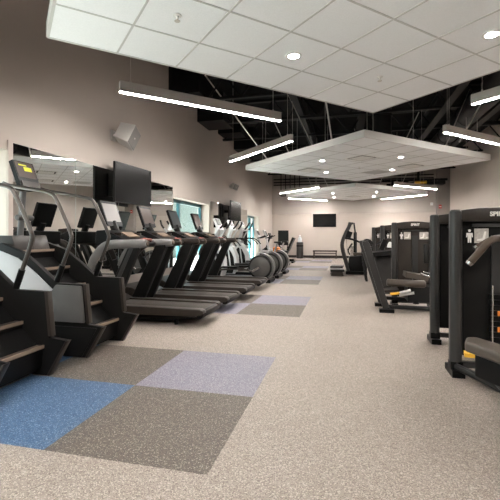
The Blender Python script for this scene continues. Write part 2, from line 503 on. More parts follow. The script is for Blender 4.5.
# ------------------------------------------------------------------ ceiling clouds
HALF = 2.13
def cloud(cx, cy, label):
    t = thing('ceiling_cloud', label, 'ceiling panel', (cx, cy, 3.0), R(45), 'suspended acoustic ceiling clouds')
    B().box(-HALF+0.01, HALF-0.01, -HALF+0.01, HALF-0.01, 0.004, 0.05, 0).obj('tile_field', 'acoustic', t, 0)
    g = B()
    k = 1
    while 0.61*k < 2*HALF:
        p = -HALF+0.61*k
        g.box(p-0.009, p+0.009, -HALF+0.01, HALF-0.01, 0.0, 0.006)
        g.box(-HALF+0.01, HALF-0.01, -p-0.009, -p+0.009, 0.0005, 0.0065)
        k += 1
    g.obj('grid_bars', 'tgrid', t, 0)
    f = B()
    for s in (-1, 1):
        f.box(-HALF, HALF, s*HALF-0.012, s*HALF+0.012, 0.0, 0.14, 0.002)
        f.box(s*HALF-0.012, s*HALF+0.012, -HALF, HALF, 0.0, 0.14, 0.002)
    f.obj('fascia', 'fascia', t)
    for s in (-1, 1):
        for q in (-1, -0.33, 0.33, 1):
            B().cyl((s*1.7, q*1.8, 0.04), (s*1.7, q*1.8, 1.6), 0.004, n=6).obj('hanger_wire', 'alu', t)
            B().cyl((q*1.8+0.1, s*1.95, 0.04), (q*1.8+0.1, s*1.95, 1.6), 0.004, n=6).obj('hanger_wire', 'alu', t)
    for (x, y, dx, dy) in ((-0.5, 1.9, -0.9, 0.1), (-1.9, -0.5, -0.1, 0.9), (1.9, 0.6, 0.1, -0.9), (0.6, -1.9, 0.9, -0.1)):
        B().cyl((x, y, 0.05), (x+dx, y+dy, 1.62), 0.012, n=8).obj('diagonal_brace', 'alu', t)
    return t
CL = [(0.37, 3.05), (0.31, 10.54), (0.3, 18.05)]
cloud(*CL[0], 'large white acoustic ceiling cloud nearest the camera, overhead')
mid = cloud(*CL[1], 'white square acoustic ceiling cloud in the middle of the room')
for p, q in (((-1.97, 9.97, 3.14), (-3.18, 8.59, 4.9)), ((2.25, 8.95, 3.13), (3.2, 9.6, 4.75)), ((-0.3, 8.3, 3.13), (-0.55, 7.6, 4.85))):
    inv = Matrix.Rotation(R(-45), 3, 'Z')
    cc = Vector((CL[1][0], CL[1][1], 3.0))
    B().cyl(inv @ (Vector(p)-cc), inv @ (Vector(q)-cc), 0.016, n=8).obj('diagonal_brace', 'alu', mid)
cloud(*CL[2], 'small looking white ceiling cloud by the far wall')

def downlight(x, y, label):
    t = thing('downlight', label, 'ceiling light', (x, y, 3.0), 0, 'recessed downlights')
    B().lathe([(0.052, 0.004), (0.078, 0.004), (0.082, 0.0), (0.078, -0.006), (0.058, -0.007), (0.052, -0.003)], (0, 0, 0)).obj('trim_ring', 'white', t)
    B().cyl((0, 0, -0.004), (0, 0, 0.003), 0.056, n=24).obj('lens', 'dlens', t)
nm = ['nearest', 'middle', 'farthest']
side = ['left front', 'left back', 'right back', 'right front']
for i, (cx, cy) in enumerate(CL):
    for j, (sx, sy) in enumerate(((-1, -1), (-1, 1), (1, 1), (1, -1))):
        if i == 0 and sy < 0: continue
        downlight(cx+0.89*sx, cy+0.9*sy, 'round recessed downlight at the %s of the %s ceiling cloud' % (side[j], nm[i]))
def sprinkler(x, y, label):
    t = thing('sprinkler_head', label, 'sprinkler', (x, y, 3.0), 0, 'fire sprinklers')
    B().lathe([(0.035, 0.002), (0.035, -0.003), (0.012, -0.006), (0.01, -0.03)], (0, 0, 0), n=16).obj('escutcheon', 'white', t)
    B().lathe([(0.008, -0.028), (0.008, -0.04), (0.024, -0.043), (0.024, -0.046)], (0, 0, 0), n=14).obj('deflector', 'alu', t)
sprinkler(-1.35, 3.0, 'small sprinkler head at the left of the nearest ceiling cloud')
sprinkler(0.36, 4.71, 'small sprinkler head near the far corner of the nearest cloud')
sprinkler(0.31, 10.76, 'small sprinkler head in the middle ceiling cloud')
sprinkler(0.3, 17.7, 'small sprinkler head in the farthest ceiling cloud')
def diffuser(x, y, label, dark=False):
    t = thing('air_diffuser', label, 'air vent', (x, y, 3.0), R(45), 'square ceiling air vents')
    f = B()
    for s in (-1, 1):
        f.box(-0.29, 0.29, s*0.27-0.02, s*0.27+0.02, -0.008, 0.002); f.box(s*0.27-0.02, s*0.27+0.02, -0.25, 0.25, -0.008, 0.002)
    f.obj('frame', 'tgrid' if dark else 'white', t)
    B().box(-0.25, 0.25, -0.25, 0.25, -0.0015, 0.003).obj('throat', 'duct', t, 0)
    if dark:
        b = B()
        for k in range(9): b.obox((-0.22+0.055*k, 0, -0.005), (0.034, 0.5, 0.003), rotY(R(25)))
        b.obj('louvres', 'tgrid', t, 0)
    else: B().box(-0.20, 0.20, -0.20, 0.20, -0.012, -0.005, 0.002).obj('plaque', 'white', t)
diffuser(0.33, 9.53, 'square white air diffuser at the front of the middle cloud')
diffuser(-1.01, 10.93, 'square white air diffuser at the left of the middle cloud')
diffuser(1.6, 10.93, 'square white air diffuser at the right of the middle cloud')
diffuser(0.8, 11.73, 'grey louvred return vent at the back of the middle cloud', True)
diffuser(0.3, 18.9, 'square air diffuser in the farthest cloud')

# ------------------------------------------------------------------ linear pendant lamps
def pendant(cx, cy, ang, label):
    t = thing('linear_pendant', label, 'pendant lamp', (cx, cy, 3.0), R(ang), 'linear pendant lamps')
    L = 1.235
    B().box(-L, L, -0.036, 0.036, 0.006, 0.138, 0.002).obj('housing', 'alu', t)
    B().box(-L+0.004, L-0.004, -0.024, 0.024, 0.0, 0.008).obj('lens', 'lens', t)
    for s in (-1, 1):
        c = B().cyl((s*1.1, 0, 0.15), (s*1.1, 0, 1.95), 0.003, n=6).obj('suspension_cable', 'alu', t)
        B().cyl((s*1.1, 0, 0.137), (s*1.1, 0, 0.17), 0.012, n=10).obj('cable_clamp', 'alu', c)
PL = [('beside the wall speaker, above the stair climbers', 'running to the middle cloud, above the treadmills', 'at right, along the middle ceiling cloud', 'at the right frame edge, along the nearest ceiling cloud'),
      ('behind the middle cloud on the left', 'left of the farthest cloud, the tilted upper one', 'right of the farthest cloud, the lower one', 'right of the middle cloud, by its back edge')]
for k, dy in enumerate((-7.5, 0, 7.5, 15.0)):
    ps = [(-1.9, 5.3+dy, 45), (-1.9, 8.4+dy, -45), (2.53, 8.4+dy, 45), (2.55, 5.15+dy, -45)]
    if dy < 0:  # two out-of-view lamps added to brighten the foreground
        pendant(-1.9, 0.9, -45, 'unseen pendant lamp added for extra light, above the camera on the left')
        pendant(2.53, 0.9, 45, 'unseen pendant lamp added for extra light, above the camera on the right')
    elif dy == 0:
        for (x, y, a), l in zip(ps, PL[0]): pendant(x, y, a, 'long white linear pendant lamp ' + l)
    elif dy == 7.5:
        for (x, y, a), l in list(zip(ps, PL[1]))[1:3]: pendant(x, y, a, 'linear pendant lamp ' + l)
    else:
        pendant(ps[0][0], ps[0][1]-0.3, 45, 'linear pendant lamp by the far wall on the left')
        pendant(ps[3][0], ps[3][1]-0.35, -45, 'linear pendant lamp by the far wall on the right')

# ------------------------------------------------------------------ wall speaker, televisions
def wall_speaker(loc, s, label, rz):
    t = thing('wall_speaker', label, 'speaker', loc, 0, 'wall speakers')
    r = rotZ(rz) @ rotY(R(22)) @ rotX(R(-12))
    c = Vector((0.26, 0.05, 0.0))*s
    def tr(v): return c + r @ (Vector(v)*s)
    B().box(0.001, 0.03*s, -0.06*s, 0.06*s, -0.09*s, 0.09*s, 0.005).obj('wall_plate', 'speaker', t)
    B().tube([(0.02*s, 0, 0), (0.1*s, 0.01*s, 0.0), tuple(c)], 0.025*s, 10).obj('bracket', 'speaker', t)
    b = B()
    front = [tr(v) for v in ((0.14, -0.21, -0.17), (0.14, 0.21, -0.17), (0.14, 0.21, 0.17), (0.14, -0.21, 0.17))]
    back = [tr(v) for v in ((-0.14, -0.15, -0.14), (-0.14, 0.15, -0.14), (-0.14, 0.15, 0.14), (-0.14, -0.15, 0.14))]
    vf = [b.bm.verts.new(v) for v in front]; vb = [b.bm.verts.new(v) for v in back]
    fs = [b.bm.faces.new(vf), b.bm.faces.new(vb[::-1])]
    for k in range(4): fs.append(b.bm.faces.new([vf[k], vb[k], vb[(k+1) % 4], vf[(k+1) % 4]]))
    bmesh.ops.recalc_face_normals(b.bm, faces=fs)
    b._bev(fs, 0.015*s)
    b.obj('cabinet', 'speaker', t)
    g = B().obox(tr((0.143, 0, 0)), (0.01*s, 0.385*s, 0.31*s), r, 0.003).obj('grille', 'grille', t)
    B().obox(tr((0.15, 0.0, 0.0)), (0.004*s, 0.05*s, 0.02*s), r).obj('badge', 'alu', g)
wall_speaker((XL, 6.15, 2.95), 1.0, 'white box speaker on a bracket above the mirrors', R(12))
wall_speaker((XL, 13.3, 2.92), 0.62, 'small white speaker above the small wall television', R(-30))

def television(loc, rz, w, h, label, arm=True):
    t = thing('wall_television', label, 'television', loc, rz, 'wall televisions')
    B().box(-0.035, 0.0, -w/2, w/2, -h/2, h/2, 0.006).obj('casing', 'black', t)
    B().box(0.0, 0.002, -w/2+0.012, w/2-0.012, -h/2+0.016, h/2-0.012).obj('screen', 'tvscreen', t, 0)
    if arm:
        a = B()
        a.box(-0.235, -0.215, -0.12, 0.12, -0.2, 0.2, 0.004); a.box(-0.06, -0.035, -0.2, 0.2, -0.2, 0.2, 0.004)
        a.box(-0.22, -0.05, -0.03, 0.03, -0.04, 0.04, 0.004)
        a.obj('wall_bracket', 'black', t)
    return t
television((-3.75, 6.47, 2.11), R(-3), 1.15, 0.69, 'large black wall television among the mirrors above the treadmills')
television((-3.75, 13.25, 2.04), R(-2), 1.15, 0.68, 'smaller black wall television over the ellipticals')
television((-1.17, YF-0.04, 2.02), R(-90), 1.22, 0.74, 'black television on the far wall above the bench', False)

# ------------------------------------------------------------------ stair climbers (local x: user end +, wall end -)
def stair_climber():
    t = thing('stair_climber', '', 'stair climber', (-3.1, 3.72, 0), 0, 'stair climbers')
    prof = [(0.60, 0.0), (0.79, 0.31), (0.625, 0.325), (0.585, 0.72), (0.28, 0.725), (0.07, 0.89), (-0.15, 1.04), (-0.4, 1.12), (-0.66, 1.08), (-0.80, 0.92), (-0.83, 0.0)]
    for s in (-1, 1):
        y0, y1 = (s*0.288, s*0.345)
        p = B().prism(prof, min(y0, y1), max(y0, y1), 'y', 0.008).obj('side_panel', 'char', t)
        # pale shoulder cover, dark band along the top edge stays visible
        cov = [(0.24, 0.66), (0.03, 0.83), (-0.18, 0.97), (-0.41, 1.045), (-0.62, 1.02), (-0.73, 0.9), (-0.75, 0.35), (0.45, 0.35)]
        B().prism(cov, s*0.345, s*0.36, 'y', 0.008).obj('shoulder_cover', 'silver', p)
        sk = [(0.61, 0.345), (0.575, 0.705), (0.285, 0.71), (0.20, 0.6), (0.20, 0.345)]
        B().prism(sk, s*0.345, s*0.372, 'y', 0.01).obj('skirt_cover', 'grey', p)
        B().prism([(0.575, 0.01), (0.745, 0.30), (-0.8, 0.30), (-0.8, 0.01)], s*0.3455, s*0.36, 'y', 0.006).obj('kick_cover', 'char', p)
        B().prism([(0.60, 0.34), (0.565, 0.715), (0.61, 0.722), (0.65, 0.335)], s*0.2885, s*0.343, 'y', 0.004).obj('end_cap', 'char2', p)
        B().prism([(0.60, 0.004), (0.785, 0.305), (0.81, 0.312), (0.625, 0.0)], s*0.2885, s*0.343, 'y', 0.004).obj('foot_cap', 'char2', p)
        # hand rail
        yy = s*0.316
        r = B().tube([(0.25, yy, 0.72), (0.36, yy, 0.98), (0.425, yy, 1.15), (0.42, yy, 1.23), (0.33, yy, 1.42), (0.24, yy, 1.58), (0.19, yy, 1.625), (0.08, yy, 1.655), (-0.30, yy, 1.72), (-0.46, yy*0.8, 1.76)], 0.019, 12, 5).obj('hand_rail', 'railm', t)
        B().tube([(0.245, yy, 0.70), (0.305, yy, 0.85), (0.325, yy, 0.90)], 0.028, 12, 2).obj('rail_sleeve', 'black', r)
    xs = 0.62
    for k in range(5):
        z = 0.26 + 0.195*k; x1 = 0.58-0.215*k
        st = B().box(x1-0.25, x1, -0.286, 0.286, z-0.028, z, 0.006).obj('step', 'tread', t)
        B().box(x1-0.012, x1+0.004, -0.284, 0.284, z-0.022, z+0.004, 0.003).obj('nosing', 'nosing', st)
        B().prism([(x1-0.02, z-0.03), (x1-0.01, z-0.03), (x1-0.03, z-0.195), (x1-0.04, z-0.195)], -0.285, 0.285, 'y').obj('riser', 'black', st)
    B().prism([(0.50, 0.03), (0.56, 0.18), (0.56, 0.22), (-0.36, 1.0), (-0.8, 1.0), (-0.8, 0.03)], -0.284, 0.284, 'y').obj('inner_body', 'black', t)
    B().prism([(-0.36, 1.03), (-0.30, 1.03), (-0.36, 1.20), (-0.72, 1.20), (-0.78, 0.95)], -0.25, 0.25, 'y', 0.01).obj('front_cowl', 'char2', t)
    B().box(-0.8, -0.74, -0.25, 0.25, 0.05, 1.0, 0.01).obj('front_panel', 'char', t)
    # mast, grip and console
    B().tube([(-0.50, 0, 1.10), (-0.47, 0, 1.45), (-0.45, 0, 1.74)], 0.034, 12, 3).obj('mast', 'grey', t)
    B().cyl((-0.43, -0.11, 1.40), (-0.43, 0.11, 1.40), 0.033, n=16, bev=0.01).obj('front_grip', 'dgrey', t)
    r = rotY(R(-22))
    c = Vector((-0.42, 0, 1.87))
    def at(x, y, z): return tuple(c + r @ Vector((x, y, z)))
    con = B().obox(at(0, 0, 0), (0.05, 0.29, 0.33), r, 0.02, 3).obj('console', 'black', t)
    B().obox(at(0.027, 0, 0.06), (0.004, 0.25, 0.19), r, 0.002).obj('screen', 'disp', con)
    B().obox(at(0.031, 0.03, 0.07), (0.003, 0.11, 0.05), r).obj('display_graphic', 'ylit', con)
    B().obox(at(0.031, -0.03, 0.115), (0.003, 0.11, 0.016), r).obj('display_graphic', 'ylit', con)
    B().obox(at(0.03, 0, -0.125), (0.02, 0.25, 0.08), r, 0.006).obj('key_tray', 'char2', con)
    B().tube([(-0.47, -0.24, 1.755), (-0.44, 0, 1.71), (-0.47, 0.24, 1.755)], 0.02, 10).obj('cross_bar', 'railm', t)
    return t
sc2 = stair_climber()
sc2['label'] = 'dark stair climber with lit yellow screen, beside the nearest treadmill'
dup(sc2, (-3.1, 2.58, 0), 0, 'nearest stair climber, cut off by the left frame edge')

# ------------------------------------------------------------------ treadmills
def treadmill():
    t = thing('treadmill', '', 'treadmill', (-2.86, 5.2, 0), 0, 'treadmills facing the mirrors')
    bs = B()
    bs.prism([(0.95, 0.14), (0.85, 0.09), (0.5, 0.05), (-0.95, 0.03), (-1.0, 0.1), (-1.0, 0.16), (0.95, 0.16)], -0.28, 0.28, 'y', 0.01)
    for s in (-1, 1):
        bs.cyl((0.62, s*0.25, 0.0), (0.62, s*0.25, 0.06), 0.03, n=12); bs.cyl((-0.8, s*0.3, 0.0), (-0.8, s*0.3, 0.05), 0.03, n=12)
    bs.obj('base_frame', 'black', t)
    B().prism([(1.045, 0.165), (1.04, 0.20), (1.01, 0.212), (-0.55, 0.222), (-0.55, 0.15), (1.01, 0.15)], -0.255, 0.255, 'y', 0.004).obj('running_belt', 'belt', t)
    for s in (-1, 1):
        prof = [(1.03, 0.16), (1.05, 0.185), (1.04, 0.22), (1.0, 0.235), (-0.6, 0.245), (-0.6, 0.13), (0.9, 0.14)]
        B().prism(prof, min(s*0.25, s*0.385), max(s*0.25, s*0.385), 'y', 0.014, 3).obj('side_rail', 'char2', t)
    B().cyl((1.0, -0.38, 0.165), (1.0, 0.38, 0.165), 0.05, n=20, bev=0.012).obj('rear_roller', 'black', t)
    # motor cover
    mc = B()
    mc.prism([(-0.36, 0.225), (-0.42, 0.25), (-0.62, 0.335), (-0.85, 0.36), (-1.0, 0.33), (-1.05, 0.2), (-1.05, 0.05), (-0.38, 0.1)], -0.39, 0.39, 'y', 0.03, 3)
    mc.obj('motor_cover', 'char2', t)
    for s in (-1, 1):
        y0, y1 = s*0.35, s*0.425
        u = B().prism([(-0.47, 0.12), (-0.24, 0.12), (0.17, 1.06), (0.0, 1.06)], min(y0, y1), max(y0, y1), 'y', 0.012, 3).obj('upright', 'char', t)
        B().prism([(-0.36, 0.26), (-0.29, 0.26), (0.08, 1.04), (0.02, 1.04)], min(s*0.42, s*0.43), max(s*0.42, s*0.43), 'y', 0.002).obj('upright_inlay', 'gun', u)
        a = B().tube([(-0.62, s*0.38, 0.72), (-0.55, s*0.385, 0.88), (-0.42, s*0.39, 1.02), (-0.28, s*0.395, 1.075), (0.0, s*0.40, 1.085), (0.22, s*0.40, 1.09), (0.27, s*0.40, 1.09)], 0.058, 14, 4, rads=[0.05, 0.058, 0.062, 0.064, 0.064, 0.06, 0.045]).obj('arm_rest', 'armgrey', t)
        B().cyl((0.25, s*0.40, 1.09), (0.285, s*0.40, 1.09), 0.047, 0.03, n=16).obj('end_cap', 'grip', a)
    # dash with cup holders
    d = B().prism([(-0.05, 1.04), (0.02, 1.08), (-0.06, 1.13), (-0.40, 1.28), (-0.54, 1.27), (-0.56, 1.06)], -0.37, 0.37, 'y', 0.02, 3).obj('dash', 'black', t)
    for s in (-1, 1):
        B().lathe([(0.05, 0.0), (0.055, 0.05), (0.042, 0.05), (0.04, 0.01)], (-0.26, s*0.27, 1.19), n=18).obj('cup_holder', 'char2', d)
    B().tube([(0.0, -0.2, 1.12), (0.05, -0.1, 1.14), (0.05, 0.1, 1.14), (0.0, 0.2, 1.12)], 0.02, 10).obj('heart_rate_bar', 'maroon', d)
    B().obox((-0.22, 0.0, 1.212), (0.16, 0.30, 0.012), rotY(R(24)), 0.003).obj('key_pad', 'nosing', d)  # tan colour also stands in for screen glow reflected on the dash
    B().cyl((-0.005, 0, 1.135), (0.02, 0, 1.15), 0.025, n=14).obj('stop_button', 'red', d)
    r = rotY(R(-20))
    c = Vector((-0.55, 0, 1.52))
    def at(x, y, z): return tuple(c + r @ Vector((x, y, z)))
    con = B().obox(at(0, 0, 0.0), (0.045, 0.40, 0.38), r, 0.016, 3).obj('console', 'black', t)
    B().obox(at(0.024, 0, 0.01), (0.004, 0.355, 0.28), r, 0.002).obj('screen', 'dispp', con)
    B().tube([(-0.42, 0, 1.16), (-0.52, 0, 1.40)], 0.06, 10, 1).obj('console_neck', 'char', t)
    for s in (-1, 1): B().cyl((-0.97, s*0.33, 0.05), (-0.97, s*0.37, 0.05), 0.05, n=16).obj('transport_wheel', 'black', t)
    return t
tm = treadmill()
tm['label'] = 'nearest treadmill, next to the stair climbers, pale screen'
tl = ['second treadmill from the stair climbers', 'third treadmill from the stair climbers, in front of the teal window', 'fourth and last treadmill, next to the ellipticals']
for k, yy in enumerate((6.28, 7.4, 8.62)):
    d = dup(tm, (-2.86+0.01*k, yy, 0), 0, tl[k])
    for c in kids(d):
        if c.name.startswith('arm_rest'):
            c.data = c.data.copy(); c.data.materials[0] = M['char2']
        if c.name.startswith('console'):
            for g in kids(c):
                if g.name.startswith('screen'):
                    g.data = g.data.copy(); g.data.materials[0] = M[('disp', 'dispg', 'disp')[k]]

# ------------------------------------------------------------------ ellipticals with large round rear drums
def elliptical():
    t = thing('elliptical_trainer', '', 'elliptical trainer', (-2.9, 10.05, 0), 0, 'elliptical trainers')
    b = B()
    b.box(-0.95, 0.95, -0.06, 0.06, 0.05, 0.13, 0.01); b.box(-0.95, -0.85, -0.32, 0.32, 0.0, 0.07, 0.015); b.box(0.92, 1.03, -0.33, 0.33, 0.0, 0.075, 0.015)
    b.obj('base_frame', 'black', t)
    dr = B().lathe([(0.27, -0.11), (0.31, -0.095), (0.315, 0.095), (0.27, 0.11)], (0.72, 0, 0.38), 'y', 40).obj('drive_drum', 'char', t)
    for s in (-1, 1):
        prof = [(0.02, s*0.138), (0.1, s*0.135), (0.22, s*0.125), (0.262, s*0.11), (0.25, s*0.105)]
        B().lathe(prof, (0.72, 0, 0.38), 'y', 40).obj('drum_cover', 'dgrey', dr)
    pts = [(0.72+0.35*math.cos(a), 0.38+0.35*math.sin(a)) for a in [R(x) for x in range(-62, 100, 9)]]
    B().strip(pts, -0.14, 0.14, 0.03, 0.006).obj('rear_guard', 'grey', t)
    for s in (-1, 1):
        B().cyl((1.0, s*0.27, 0.045), (1.0, s*0.32, 0.045), 0.045, n=14).obj('wheel', 'black', t)
        # crank, pedal arm and pedal
        ph = s
        cx, cz = 0.72+0.17*ph, 0.38+0.1*ph
        B().tube([(0.72, s*0.2, 0.38), (cx, s*0.225, cz)], 0.03, 10, 1).obj('crank', 'chrome', t)
        pa = B().tube([(cx, s*0.23, cz), (0.2, s*0.23, 0.34), (-0.4, s*0.22, 0.30)], 0.024, 10, 3).obj('pedal_arm', 'railm', t)
        B().box(-0.15+0.1*ph, 0.26+0.1*ph, min(s*0.15, s*0.31), max(s*0.15, s*0.31), 0.36, 0.40, 0.012).obj('pedal', 'black', pa)
        sw = B().tube([(-0.4, s*0.22, 0.28), (-0.46, s*0.25, 0.8), (-0.5, s*0.27, 1.05), (-0.38, s*0.28, 1.30), (-0.22, s*0.25, 1.48), (-0.16, s*0.2, 1.60)], 0.02, 10, 4).obj('swing_handle', 'silver', t)
        B().tube([(-0.30, s*0.27, 1.39), (-0.22, s*0.25, 1.48), (-0.155, s*0.2, 1.61)], 0.026, 10, 3).obj('handle_grip', 'soft', sw)
        B().tube([(-0.45, s*0.12, 1.05), (-0.2, s*0.2, 1.12), (0.0, s*0.2, 1.05), (0.12, s*0.2, 0.92)], 0.018, 10, 4).obj('fixed_handle', 'black', t)
    # tall pale arched front shroud
    arc = [(-0.86, 0.08), (-0.3, 0.08), (-0.22, 0.3), (-0.24, 0.6), (-0.36, 0.88), (-0.5, 0.98), (-0.64, 0.95), (-0.78, 0.7), (-0.86, 0.35)]
    sh = B().prism(arc, -0.13, 0.13, 'y', 0.03, 3).obj('front_shroud', 'lsilver', t)
    arc2 = [(-0.8, 0.1), (-0.36, 0.1), (-0.3, 0.3), (-0.33, 0.56), (-0.43, 0.76), (-0.56, 0.82), (-0.7, 0.62), (-0.79, 0.35)]
    for s in (-1, 1): B().prism(arc2, min(s*0.13, s*0.145), max(s*0.13, s*0.145), 'y', 0.006).obj('side_cover', 'char', sh)
    B().tube([(-0.52, 0, 0.9), (-0.5, 0, 1.2), (-0.46, 0, 1.42)], 0.05, 12, 3).obj('console_mast', 'silver', t)
    r = rotY(R(-25))
    c = Vector((-0.44, 0, 1.5))
    def at(x, y, z): return tuple(c + r @ Vector((x, y, z)))
    con = B().obox(at(0, 0, 0), (0.05, 0.42, 0.32), r, 0.018, 3).obj('console', 'lsilver', t)
    B().obox(at(0.027, 0, 0.05), (0.004, 0.34, 0.19), r, 0.002).obj('screen', 'screen', con)
    return t
el = elliptical()
el['label'] = 'nearest elliptical, with big round drum, beside the last treadmill'
dup(el, (-2.88, 11.2, 0), 0, 'middle elliptical of three, drum partly hidden by the nearest one')
dup(el, (-2.88, 12.5, 0), 0, 'farthest elliptical of three with round drum')

# ------------------------------------------------------------------ bikes and items toward the far corner
def upright_bike():
    t = thing('exercise_bike', '', 'exercise bike', (-2.82, 14.5, 0), 0, 'pale exercise bikes')
    b = B()
    b.box(-0.5, 0.5, -0.045, 0.045, 0.05, 0.12, 0.01); b.box(-0.52, -0.44, -0.26, 0.26, 0, 0.07, 0.012); b.box(0.44, 0.52, -0.26, 0.26, 0, 0.07, 0.012)
    b.obj('base_frame', 'black', t)
    B().prism([(-0.45, 0.12), (0.2, 0.12), (0.22, 0.4), (0.05, 0.62), (-0.25, 0.66), (-0.46, 0.5)], -0.09, 0.09, 'y', 0.03, 3).obj('body_shroud', 'lsilver', t)
    B().lathe([(0.2, -0.10), (0.215, -0.09), (0.215, 0.09), (0.2, 0.10)], (-0.18, 0, 0.36), 'y', 28).obj('flywheel_cover', 'char', t)
    s = B().tube([(0.15, 0, 0.4), (0.30, 0, 0.92)], 0.035, 12, 1).obj('seat_post', 'chrome', t)
    B().prism([(0.18, -0.03), (0.22, -0.05), (0.4, -0.12), (0.46, -0.1), (0.46, 0.1), (0.4, 0.12), (0.22, 0.05), (0.18, 0.03)], 0.92, 0.98, 'z', 0.02, 3).obj('saddle', 'soft', t)
    B().tube([(-0.3, 0, 0.6), (-0.42, 0, 1.1)], 0.045, 12, 1).obj('handlebar_post', 'lsilver', t)
    B().tube([(-0.1, -0.24, 1.2), (-0.3, -0.24, 1.12), (-0.42, -0.12, 1.1), (-0.42, 0.12, 1.1), (-0.3, 0.24, 1.12), (-0.1, 0.24, 1.2)], 0.02, 10, 4).obj('handlebar', 'soft', t)
    con = B().obox((-0.45, 0, 1.28), (0.06, 0.40, 0.30), rotY(R(-25)), 0.02, 3).obj('console', 'lsilver', t)
    B().obox((-0.418, 0, 1.30), (0.004, 0.30, 0.18), rotY(R(-25))).obj('screen', 'screen', con)
    for q in (-1, 1):
        B().tube([(-0.02, q*0.1, 0.33), (-0.02+0.16*q, q*0.13, 0.33-0.06*q)], 0.015, 8, 1).obj('crank', 'chrome', t)
        B().obox((-0.02+0.16*q, q*0.18, 0.33-0.06*q), (0.1, 0.1, 0.03), None, 0.008).obj('pedal', 'black', t)
    return t
ub = upright_bike()
ub['label'] = 'pale upright exercise bike just beyond the last elliptical'
dup(ub, (-2.78, 15.8, 0), 0, 'pale upright exercise bike nearest the recumbent bike')
# red-orange toning ball holder low between bikes
t = thing('towel_bin', 'small orange topped bin between the bikes', 'bin', (-2.66, 15.15, 0))
B().lathe([(0.11, 0), (0.13, 0.02), (0.14, 0.6), (0.12, 0.6), (0.11, 0.05)], n=20).obj('bin_body', 'black', t)
B().lathe([(0.145, 0.58), (0.145, 0.72), (0.1, 0.76), (0.02, 0.77)], n=20).obj('lid', 'orange', t)
# black display board
t = thing('display_board', 'black upright display board standing by the far left corner', 'display board', (-3.05, 19.3, 0))
B().box(-0.26, 0.26, -0.02, 0.02, 0.72, 1.45, 0.006).obj('board', 'screen', t)
for s in (-1, 1):
    l = B().box(s*0.2-0.02, s*0.2+0.02, -0.02, 0.02, 0.02, 0.8, 0.004).obj('leg', 'black', t)
    B().box(s*0.2-0.03, s*0.2+0.03, -0.25, 0.25, 0, 0.04, 0.008).obj('foot', 'black', l)
# recumbent bike
t = thing('recumbent_bike', 'black recumbent bike with slanted seat back near the water cooler', 'exercise bike', (-3.02, 17.4, 0), R(178))
B().box(-0.75, 0.7, -0.06, 0.06, 0.06, 0.16, 0.02).obj('base_frame', 'black', t)
for x in (-0.72, 0.66): B().box(x-0.04, x+0.04, -0.28, 0.28, 0, 0.07, 0.012).obj('foot', 'black', t)
B().prism([(0.3, 0.15), (0.72, 0.15), (0.7, 0.55), (0.5, 0.7), (0.35, 0.55)], -0.11, 0.11, 'y', 0.03).obj('drive_shroud', 'char', t)
B().obox((-0.3, 0, 0.5), (0.42, 0.4, 0.09), rotY(R(-6)), 0.03, 3).obj('seat_cushion', 'soft', t)
B().obox((-0.62, 0, 0.82), (0.1, 0.42, 0.62), rotY(R(-24)), 0.035, 3).obj('seat_back', 'soft', t)
B().tube([(-0.3, 0, 0.16), (-0.3, 0, 0.46)], 0.06, 10, 1).obj('seat_support', 'frame', t)
for s in (-1, 1): B().tube([(-0.45, s*0.24, 0.5), (-0.2, s*0.27, 0.56), (-0.05, s*0.27, 0.74)], 0.02, 8, 3).obj('side_handle', 'frame', t)
B().tube([(0.5, 0, 0.65), (0.35, 0, 1.1)], 0.04, 10, 1).obj('console_mast', 'frame', t)
B().obox((0.32, 0, 1.18), (0.05, 0.36, 0.26), rotY(R(20)), 0.015).obj('console', 'black', t)
# litter bin and bottle
t = thing('litter_bin', 'tall grey round bin against the far wall', 'bin', (-2.42, 20.9, 0))
B().lathe([(0.17, 0), (0.18, 0.02), (0.18, 0.82), (0.165, 0.85), (0.12, 0.85)], n=28).obj('bin_body', 'gun', t)
B().lathe([(0.185, 0.62), (0.187, 0.63), (0.187, 0.68), (0.185, 0.69)], n=28).obj('band', 'black', t)
t = thing('water_bottle', 'pale plastic bottle standing on the tall grey bin', 'bottle', (-2.42, 20.9, 0.85))
B().lathe([(0.09, 0), (0.105, 0.02), (0.105, 0.2), (0.06, 0.27), (0.035, 0.29), (0.035, 0.34)], n=20).obj('bottle_body', 'plast', t)
B().lathe([(0.04, 0.33), (0.04, 0.37), (0.03, 0.375)], n=16).obj('cap', 'white', t)
# bench under far television
t = thing('bench', 'low dark bench under the far wall television', 'bench', (-1.12, 21.05, 0))
B().box(-0.62, 0.62, -0.18, 0.18, 0.36, 0.42, 0.008).obj('seat', 'bench', t)
for sx in (-1, 1):
    for sy in (-1, 1): B().box(sx*0.57-0.025, sx*0.57+0.025, sy*0.14-0.025, sy*0.14+0.025, 0, 0.37, 0.004).obj('leg', 'bench', t)
B().box(-0.57, 0.57, -0.015, 0.015, 0.24, 0.28).obj('stretcher', 'bench', t)

